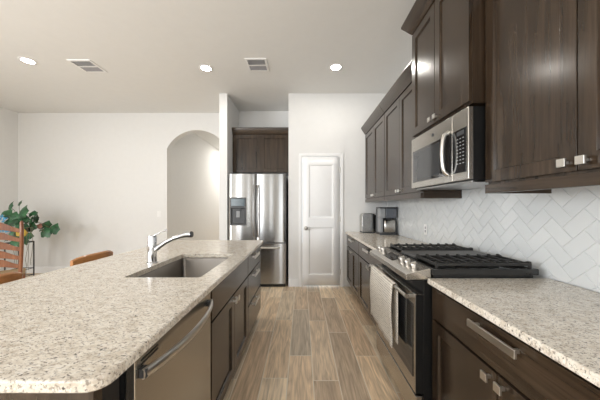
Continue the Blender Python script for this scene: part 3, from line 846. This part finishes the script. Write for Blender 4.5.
for y in (wy0+0.033, wy1-0.038):
    box('bracket', 'dplastic', XI-0.001, XI+0.022, y-0.014, y+0.014, 0.801, 0.829, hh_, 0.004)
for z in (0.836, 0.848): box('vent_slot', 'black', XI-0.001, XI+0.0012, wy0+0.03, wy0+0.12, z, z+0.005, wdr)

# ------------------------------------------------------------------ refrigerator and the cabinet above it
fr = thing('refrigerator', 'stainless french-door refrigerator in the alcove with water dispenser', 'refrigerator', (-0.735, 4.5, 0))
f0, f1, fyF = -1.208, -0.262, 4.10
box('body', 'gplastic', f0+0.01, f1-0.008, fyF+0.075, 4.87, 0.03, 1.85, fr, 0.004)
box('kick_grille', 'black', f0+0.02, f1-0.02, fyF+0.04, fyF+0.2, 0.0, 0.06, fr, 0.004)
fm = -0.752
def fdoor(name, x0, x1, z0, z1, bow=0.016):
    m = MB(); n = 16; A = []
    pts = [(x0 + (x1-x0)*k/n, fyF + 0.012 - bow*(1-((2*k/n-1)**2)) + (0.010 if k in (0, n) else 0)) for k in range(n+1)]
    poly = pts + [(x1, fyF+0.072), (x0, fyF+0.072)]
    return m.prism(poly, 'z', z0, z1).build(name, 'fsteel', fr, 0.004, smooth=50)
dl = fdoor('left_door', f0, fm-0.003, 0.735, 1.865)
dr = fdoor('right_door', fm+0.003, f1, 0.735, 1.865)
fz = fdoor('freezer_drawer', f0, f1, 0.055, 0.722)
for x, d in ((fm-0.035, dl), (fm+0.030, dr)):
    m = MB(); pts = []
    for k in range(15):
        s = k/14; pts.append((x, fyF-0.012-0.042*math.sin(PI*s)**0.35, 0.83+s*0.85))
    m.tube(pts, 0.0125, 12).build('handle', 'dnickel', d)
m = MB(); pts = [(f0+0.10+(f1-f0-0.20)*k/14, fyF-0.012-0.042*math.sin(PI*k/14)**0.35, 0.655) for k in range(15)]
m.tube(pts, 0.0125, 12).build('handle', 'nickel', fz)
dp = MB()
dx0, dx1, dz0, dz1 = -1.175, -0.915, 1.02, 1.475
fy_ = fyF-0.024
# dispenser frame with a recess
def q(x0, x1, z0, z1, y): return [(x0, y, z0), (x1, y, z0), (x1, y, z1), (x0, y, z1)]
dp.rings([q(dx0, dx1, dz0, dz1, fyF+0.01), q(dx0, dx1, dz0, dz1, fy_), q(dx0+0.02, dx1-0.02, dz0+0.02, 1.30, fy_), q(dx0+0.035, dx1-0.035, dz0+0.035, 1.29, fyF-0.007)])
dsp = dp.build('water_dispenser', 'dplastic', dl, 0.002)
box('display', 'blueglow', dx0+0.02, dx1-0.02, fy_-0.003, fy_+0.001, 1.335, 1.455, dsp, 0.002)
box('paddle', 'gplastic', dx0+0.10, dx1-0.10, fy_+0.006, fy_+0.014, 1.15, 1.255, dsp, 0.004)
box('spout', 'dplastic', dx0+0.085, dx1-0.085, fy_-0.002, fy_+0.010, 1.255, 1.295, dsp, 0.004)
for x in (f0+0.06, f1-0.06): box('hinge_cover', 'dplastic', x-0.04, x+0.04, fyF+0.02, fyF+0.12, 1.866, 1.885, fr, 0.004)
# cabinet over the refrigerator
fc = thing('refrigerator_cabinet', 'dark wood two-door cabinet in the alcove above the refrigerator', 'cabinet', (-0.733, 4.68, 1.9))
c0, c1, yc = -1.240, -0.226, 4.446
box('body', 'cab', c0, c1, yc+0.021, 4.915, 1.93, 2.62, fc)
mpf = lambda a, z, d: (a, yc+d, z)
cmid = (c0+c1)/2
for a0, a1 in ((c0+0.02, cmid-0.002), (cmid+0.002, c1-0.02)):
    MB().shaker(mpf, a0, a1, 1.94, 2.60).build('door', 'cab', fc, 0.0015)
cmr = MB().rings([[(c0, yc+0.01, 2.612), (c1, yc+0.01, 2.612), (c1, 4.915, 2.6205), (c0, 4.915, 2.6205)][:4],
                  [(c0, yc-0.04, 2.70), (c1, yc-0.04, 2.70), (c1, 4.915, 2.70), (c0, 4.915, 2.70)],
                  [(c0, yc-0.04, 2.725), (c1, yc-0.04, 2.725), (c1, 4.915, 2.725), (c0, 4.915, 2.725)]])
cmr.build('crown_molding', 'cabx', fc, 0.002)

# ------------------------------------------------------------------ ceiling lights and vents
def downlight(label, x, y):
    t = thing('recessed_light', label, 'ceiling light', (x, y, CE), 'recessed lights in the ceiling')
    MB().lathe([(0.062, CE-0.001), (0.062, CE-0.006), (0.085, CE-0.006), (0.092, CE-0.0005)], (x, y, 0), 32).build('trim_ring', 'white', t)
    MB().lathe([(0.0, CE-0.0075), (0.055, CE-0.0072), (0.0635, CE-0.0062), (0.0635, CE-0.0045), (0.0, CE-0.0045)], (x, y, 0), 32).build('lens', 'lamp', t)
    l = bpy.data.lights.new('lamp_light', 'AREA'); l.shape = 'DISK'; l.size = 0.15; l.energy = LAMP_W; l.color = (1.0, 0.95, 0.88); l.spread = math.radians(180)
    o = bpy.data.objects.new('lamp_light', l); C.objects.link(o); o.parent = t; o.location = (0, 0, -0.012)
    return t
downlight('lit recessed light in the ceiling over the dining side, beside the skewed vent', -3.53, 3.22)
downlight('lit recessed light in the ceiling above the far end of the island', -1.30, 3.39)
downlight('lit recessed light in the ceiling in front of the pantry door', 0.458, 3.366)
hl = bpy.data.lights.new('hall_fill', 'AREA'); hl.shape = 'DISK'; hl.size = 0.9; hl.energy = 21; hl.color = (1.0, 0.95, 0.88)  # unseen fill lamp added so the hall comes out bright
ho = bpy.data.objects.new('hall_fill', hl); C.objects.link(ho); ho.location = (-1.95, 8.3, CE-0.03)

def vent(label, x, y, sx, sy):
    t = thing('ceiling_vent', label, 'vent', (x, y, CE), 'air vents in the ceiling')
    m = MB()
    f = 0.028
    def rr2(k, z): return [(x-sx/2+k, y-sy/2+k, z), (x+sx/2-k, y-sy/2+k, z), (x+sx/2-k, y+sy/2-k, z), (x-sx/2+k, y+sy/2-k, z)]
    m.rings([rr2(0, CE-0.0005), rr2(0.004, CE-0.010), rr2(f, CE-0.012), rr2(f, CE-0.0005)], caps=False)
    m.build('frame', 'white', t)
    n = 9
    for k in range(n):
        yy = y-sy/2+f + (sy-2*f)*(k+0.5)/n
        b = MB(); d = (sy-2*f)/n*0.42; s = 1 if k < n/2 else -1
        b.rings([[(x-sx/2+f, yy-d, CE-0.004-0.005*(s > 0)), (x-sx/2+f, yy+d, CE-0.004-0.005*(s < 0)), (x-sx/2+f, yy+d, CE-0.0025-0.005*(s < 0)), (x-sx/2+f, yy-d, CE-0.0025-0.005*(s > 0))],
                 [(x+sx/2-f, yy-d, CE-0.004-0.005*(s > 0)), (x+sx/2-f, yy+d, CE-0.004-0.005*(s < 0)), (x+sx/2-f, yy+d, CE-0.0025-0.005*(s < 0)), (x+sx/2-f, yy-d, CE-0.0025-0.005*(s > 0))]])
        b.build('louver', 'grey', t)
    m = MB().box(x-sx/2+f, x+sx/2-f, y-0.012, y+0.012, CE-0.012, CE-0.0095); m.build('divider', 'white', t)
    return t
vent('white ceiling vent beside the dining side light', -2.86, 3.34, 0.30, 0.30)
vent('white ceiling vent above the refrigerator, between the two lights', -0.59, 3.31, 0.28, 0.30)

# ------------------------------------------------------------------ seating and plant
def stool(label, yc):
    t = thing('bar_stool', label, 'stool', (-1.98, yc, 0), 'honey oak stools along the island')
    w = 0.185; xb = -1.745
    # curved top rail
    m = MB(); rings = []
    for k in range(13):
        s = -1+2*k/12; bow = 0.030*(1-s*s)
        zt_ = 0.945-0.022*abs(s)**4; zb_ = 0.845
        x = xb+0.012+bow
        rings.append([(x, yc+s*w*1.08, zb_), (x+0.022, yc+s*w*1.08, zb_), (x+0.024, yc+s*w*1.08, zt_-0.01), (x+0.012, yc+s*w*1.08, zt_), (x, yc+s*w*1.08, zt_-0.008)])
    m.rings(rings); m.build('top_rail', 'oakh', t, 0.003)
    for s in (-1, 1):
        MB().tube([(xb-0.02, yc+s*0.165, 0.60), (xb+0.005, yc+s*0.168, 0.75), (xb+0.020, yc+s*0.17, 0.86)], 0.015).build('back_post', 'orangewood', t)
        MB().tube([(xb-0.05, yc+s*0.15, 0.61), (xb+0.02, yc+s*0.19, 0.0)], [0.019, 0.014]).build('leg', 'orangewood', t)
        MB().tube([(xb-0.36, yc+s*0.15, 0.61), (xb-0.42, yc+s*0.19, 0.0)], [0.019, 0.014]).build('leg', 'orangewood', t)
    for s in (-0.5, 0, 0.5): MB().tube([(xb-0.018, yc+s*0.18, 0.64), (xb+0.03, yc+s*0.18, 0.86)], 0.009).build('spindle', 'orangewood', t)
    MB().rings([[(x, y, 0.605) for x, y in rrect(xb-0.41, xb+0.0, yc-0.2, yc+0.2, 0.07)], [(x, y, 0.64) for x, y in rrect(xb-0.415, xb+0.005, yc-0.205, yc+0.205, 0.07)]]).build('seat', 'orangewood', t, 0.008)
    MB().tube([(xb+0.0, yc-0.178, 0.19), (xb+0.0, yc+0.178, 0.19)], 0.011).build('footrest', 'orangewood', t)
    MB().tube([(xb-0.40, yc-0.178, 0.25), (xb-0.40, yc+0.178, 0.25)], 0.011).build('footrest', 'orangewood', t)
    return t
stool('honey oak stool back showing above the middle of the island edge', 2.065)
stool('honey oak stool closest to the camera, beside the ladder-back chair', 1.33)

ch = thing('dining_chair', 'reddish wood ladder-back dining chair in front of the plant', 'chair', (-3.63, 3.2, 0))
xr, xl, yk = -3.60, -4.02, 3.2
for x in (xr, xl):
    MB().tube([(x-0.02*(1 if x == xr else -1), yk+0.03, 0.0), (x-0.015*(1 if x == xr else -1), yk+0.02, 0.46), (x, yk-0.03, 0.85), (x, yk-0.07, 1.125), (x, yk-0.072, 1.145)], [0.017, 0.020, 0.020, 0.018, 0.006], 12).build('back_post', 'chairwood', ch)
for k, z in enumerate((1.045, 0.925, 0.805, 0.69, 0.58)):
    m = MB(); rings = []
    yb = yk+0.02-0.09*max(0, (z-0.46)/0.66)
    for i in range(17):
        s = -1+2*i/16
        up = 0.026*math.cos(PI*s) + 0.016*(1-s*s)
        x = (xl+xr)/2 + s*0.205; y = yb + 0.022*(1-s*s)
        hgt = 0.036+0.012*math.cos(PI*s)
        rings.append([(x, y-0.006, z+up-hgt), (x, y+0.006, z+up-hgt), (x, y+0.006, z+up+hgt), (x, y-0.006, z+up+hgt)])
    m.rings(rings); m.build('ladder_slat', 'chairwood', ch, 0.002)
MB().rings([[(x, y, z) for x, y in rrect(xl-0.02, xr+0.02, yk+0.02, yk+0.38, 0.03)] for z in (0.435, 0.47)]).build('seat', 'rush', ch, 0.008)
for x in (xl-0.0, xr+0.0): MB().tube([(x, yk+0.36, 0.0), (x, yk+0.36, 0.43)], [0.015, 0.019]).build('leg', 'chairwood', ch)
for z in (0.18, 0.30):
    MB().tube([(xl, yk+0.36, z), (xr, yk+0.36, z)], 0.010).build('rung', 'chairwood', ch)
    MB().tube([(xl+0.015, yk+0.025, z), (xr-0.015, yk+0.025, z)], 0.010).build('rung', 'chairwood', ch)

ch.rotation_euler.z = 0.8
px, py = -4.98, 4.41
st = thing('plant_stand', 'tall black wire plant stand against the dining wall', 'plant stand', (px, py, 0))
for sx in (-1, 1):
    for sy in (-1, 1):
        MB().tube([(px+sx*0.12, py+sy*0.12, 0), (px+sx*0.12, py+sy*0.12, 0.70)], 0.010, 8).build('leg', 'wire', st)
for z in (0.10, 0.22, 0.69):
    for s in (-1, 1):
        MB().tube([(px-0.12, py+s*0.12, z), (px+0.12, py+s*0.12, z)], 0.006, 8).build('crossbar', 'wire', st)
        MB().tube([(px+s*0.12, py-0.12, z), (px+s*0.12, py+0.12, z)], 0.006, 8).build('crossbar', 'wire', st)
box('shelf', 'wire', px-0.125, px+0.125, py-0.125, py+0.125, 0.697, 0.708, st)

pl = thing('ivy_plant', 'trailing green ivy with blue flowers in a dark pot on the wire stand', 'plant', (px, py, 0.71))
MB().lathe([(0.0, 0.709), (0.085, 0.709), (0.115, 0.93), (0.125, 0.95), (0.112, 0.95), (0.10, 0.92), (0.0, 0.92)], (px, py, 0), 28).build('pot', 'pot', pl)
def leaf(m, c, size, yaw, pitch, roll):
    # five-lobed ivy leaf, slightly cupped
    out = [(0, -0.34), (0.17, -0.47), (0.38, -0.42), (0.44, -0.20), (0.53, 0.06), (0.38, 0.20), (0.22, 0.36), (0, 0.60), (-0.22, 0.36), (-0.38, 0.20), (-0.53, 0.06), (-0.44, -0.20), (-0.38, -0.42), (-0.17, -0.47)]
    R = Matrix.Rotation(yaw, 3, 'Z') @ Matrix.Rotation(pitch, 3, 'X') @ Matrix.Rotation(roll, 3, 'Y')
    ctr = m.bm.verts.new(Vector(c) + R @ Vector((0, 0, 0.04*size)))
    low = m.bm.verts.new(Vector(c) + R @ Vector((0, 0, 0.04*size-0.003)))
    top = [m.bm.verts.new(Vector(c) + R @ Vector((x*size, y*size, -0.22*size*(x*x+y*y)*2))) for x, y in out]
    bot = [m.bm.verts.new(Vector(c) + R @ Vector((x*size, y*size, -0.22*size*(x*x+y*y)*2-0.002))) for x, y in out]
    n = len(out)
    for i in range(n):
        j = (i+1) % n
        m.bm.faces.new((ctr, top[i], top[j])); m.bm.faces.new((low, bot[j], bot[i])); m.bm.faces.new((top[i], bot[i], bot[j], top[j]))
potx = px; px = -4.78
big = [(-0.155, -0.05, 1.39, 0.11), (0.03, -0.18, 1.235, 0.25), (0.145, -0.16, 1.085, 0.19), (0.10, -0.20, 0.76, 0.17), (0.0, -0.22, 0.73, 0.17), (0.44, -0.05, 0.94, 0.20),
       (0.34, -0.08, 0.87, 0.17), (-0.38, 0.0, 1.34, 0.16), (-0.31, -0.1, 1.23, 0.15), (-0.17, -0.12, 1.16, 0.16), (-0.24, -0.14, 1.05, 0.15), (-0.08, -0.16, 1.06, 0.16), (0.13, -0.10, 1.22, 0.12), (-0.05, 0.1, 1.12, 0.2), (0.1, 0.15, 1.0, 0.18), (-0.15, 0.12, 0.95, 0.18), (0.2, 0.05, 0.90, 0.12), (0.05, -0.2, 0.98, 0.14), (0.14, -0.17, 0.84, 0.13), (-0.06, -0.2, 0.86, 0.14), (0.06, -0.16, 1.13, 0.13), (-0.28, -0.12, 0.80, 0.15), (0.19, -0.14, 0.98, 0.10)]
fm_ = MB()
rnd = random.Random(3)
for dx, dy, z, s in big:
    leaf(fm_, (px+dx, py+dy, z), s, rnd.uniform(-0.6, 0.6), 1.1+rnd.uniform(-0.35, 0.35), rnd.uniform(-0.5, 0.5))
for k in range(38):
    a = rnd.uniform(0, 2*PI); r = rnd.uniform(0.05, 0.28)
    leaf(fm_, (px+r*math.cos(a)-0.04, py+r*math.sin(a)*0.9-0.04, rnd.uniform(0.92, 1.22)-0.4*max(0, r-0.15)), rnd.uniform(0.05, 0.10), rnd.uniform(-1.5, 1.5), rnd.uniform(0.4, 1.5), rnd.uniform(-0.6, 0.6))
fo = fm_.build('foliage', 'leaf', pl, smooth=60)
m = MB(); leaf(m, (px+0.075, py-0.22, 0.895), 0.14, 0.2, 1.2, 0.3); m.build('yellow_leaf', 'yleaf', pl, label='yellow leaf')
m = MB(); leaf(m, (px+0.24, py-0.10, 0.99), 0.10, -0.3, 1.1, 0.5); m.build('brown_leaf', 'bleaf', pl, label='reddish brown leaf')
vm = MB()
base = Vector((potx, py, 0.93))
for dx, dy, z, s in big:
    e = Vector((px+dx, py+dy, z)); mid = (base+e)/2 + Vector((0, 0, 0.12))
    vm.tube([base, (base+mid)/2+Vector((0, 0, 0.05)), mid, e], 0.0035, 6)
for k in range(9):
    x0, y0 = px+rnd.uniform(-0.25, 0.26), py-rnd.uniform(0.17, 0.24)
    pts = [Vector((potx+0.03, py-0.03, 0.94)), Vector((x0, y0, 0.98))]
    z = 0.98; x = x0
    zend = rnd.uniform(0.12, 0.5)
    while z > zend:
        z -= 0.09; x += rnd.uniform(-0.02, 0.025); pts.append(Vector((x, y0-0.02, z)))
    vm.tube(pts, 0.0028, 6)
vs = vm.build('vines', 'vine', pl); vs['kind'] = 'stuff'
for bx_, bz_, n, r in ((-0.37, 1.13, 22, 0.10), (-0.25, 0.90, 30, 0.13)):
    m = MB()
    for k in range(n):
        a, b = rnd.uniform(0, 2*PI), rnd.uniform(-1, 1); rr_ = r*rnd.uniform(0.55, 1)
        c = (px+bx_+rr_*math.cos(a)*math.sqrt(1-b*b)*1.3, py-0.15+rr_*math.sin(a)*math.sqrt(1-b*b)*0.7, bz_+rr_*b*0.75)
        q5 = []
        yaw = rnd.uniform(-0.8, 0.8); pt = 1.2+rnd.uniform(-0.6, 0.6)
        R = Matrix.Rotation(yaw, 3, 'Z') @ Matrix.Rotation(pt, 3, 'X')
        rs = 0.026
        ring = [Vector(c) + R @ Vector((rs*(1 if i % 2 else 0.55)*math.cos(2*PI*i/10), rs*(1 if i % 2 else 0.55)*math.sin(2*PI*i/10), 0.0)) for i in range(10)]
        m.rings([ring, [p + R @ Vector((0, 0, 0.006)) for p in ring]])
    fl = m.build('blossom', 'blue', pl, label='cluster of blue flowers'); fl['kind'] = 'stuff'
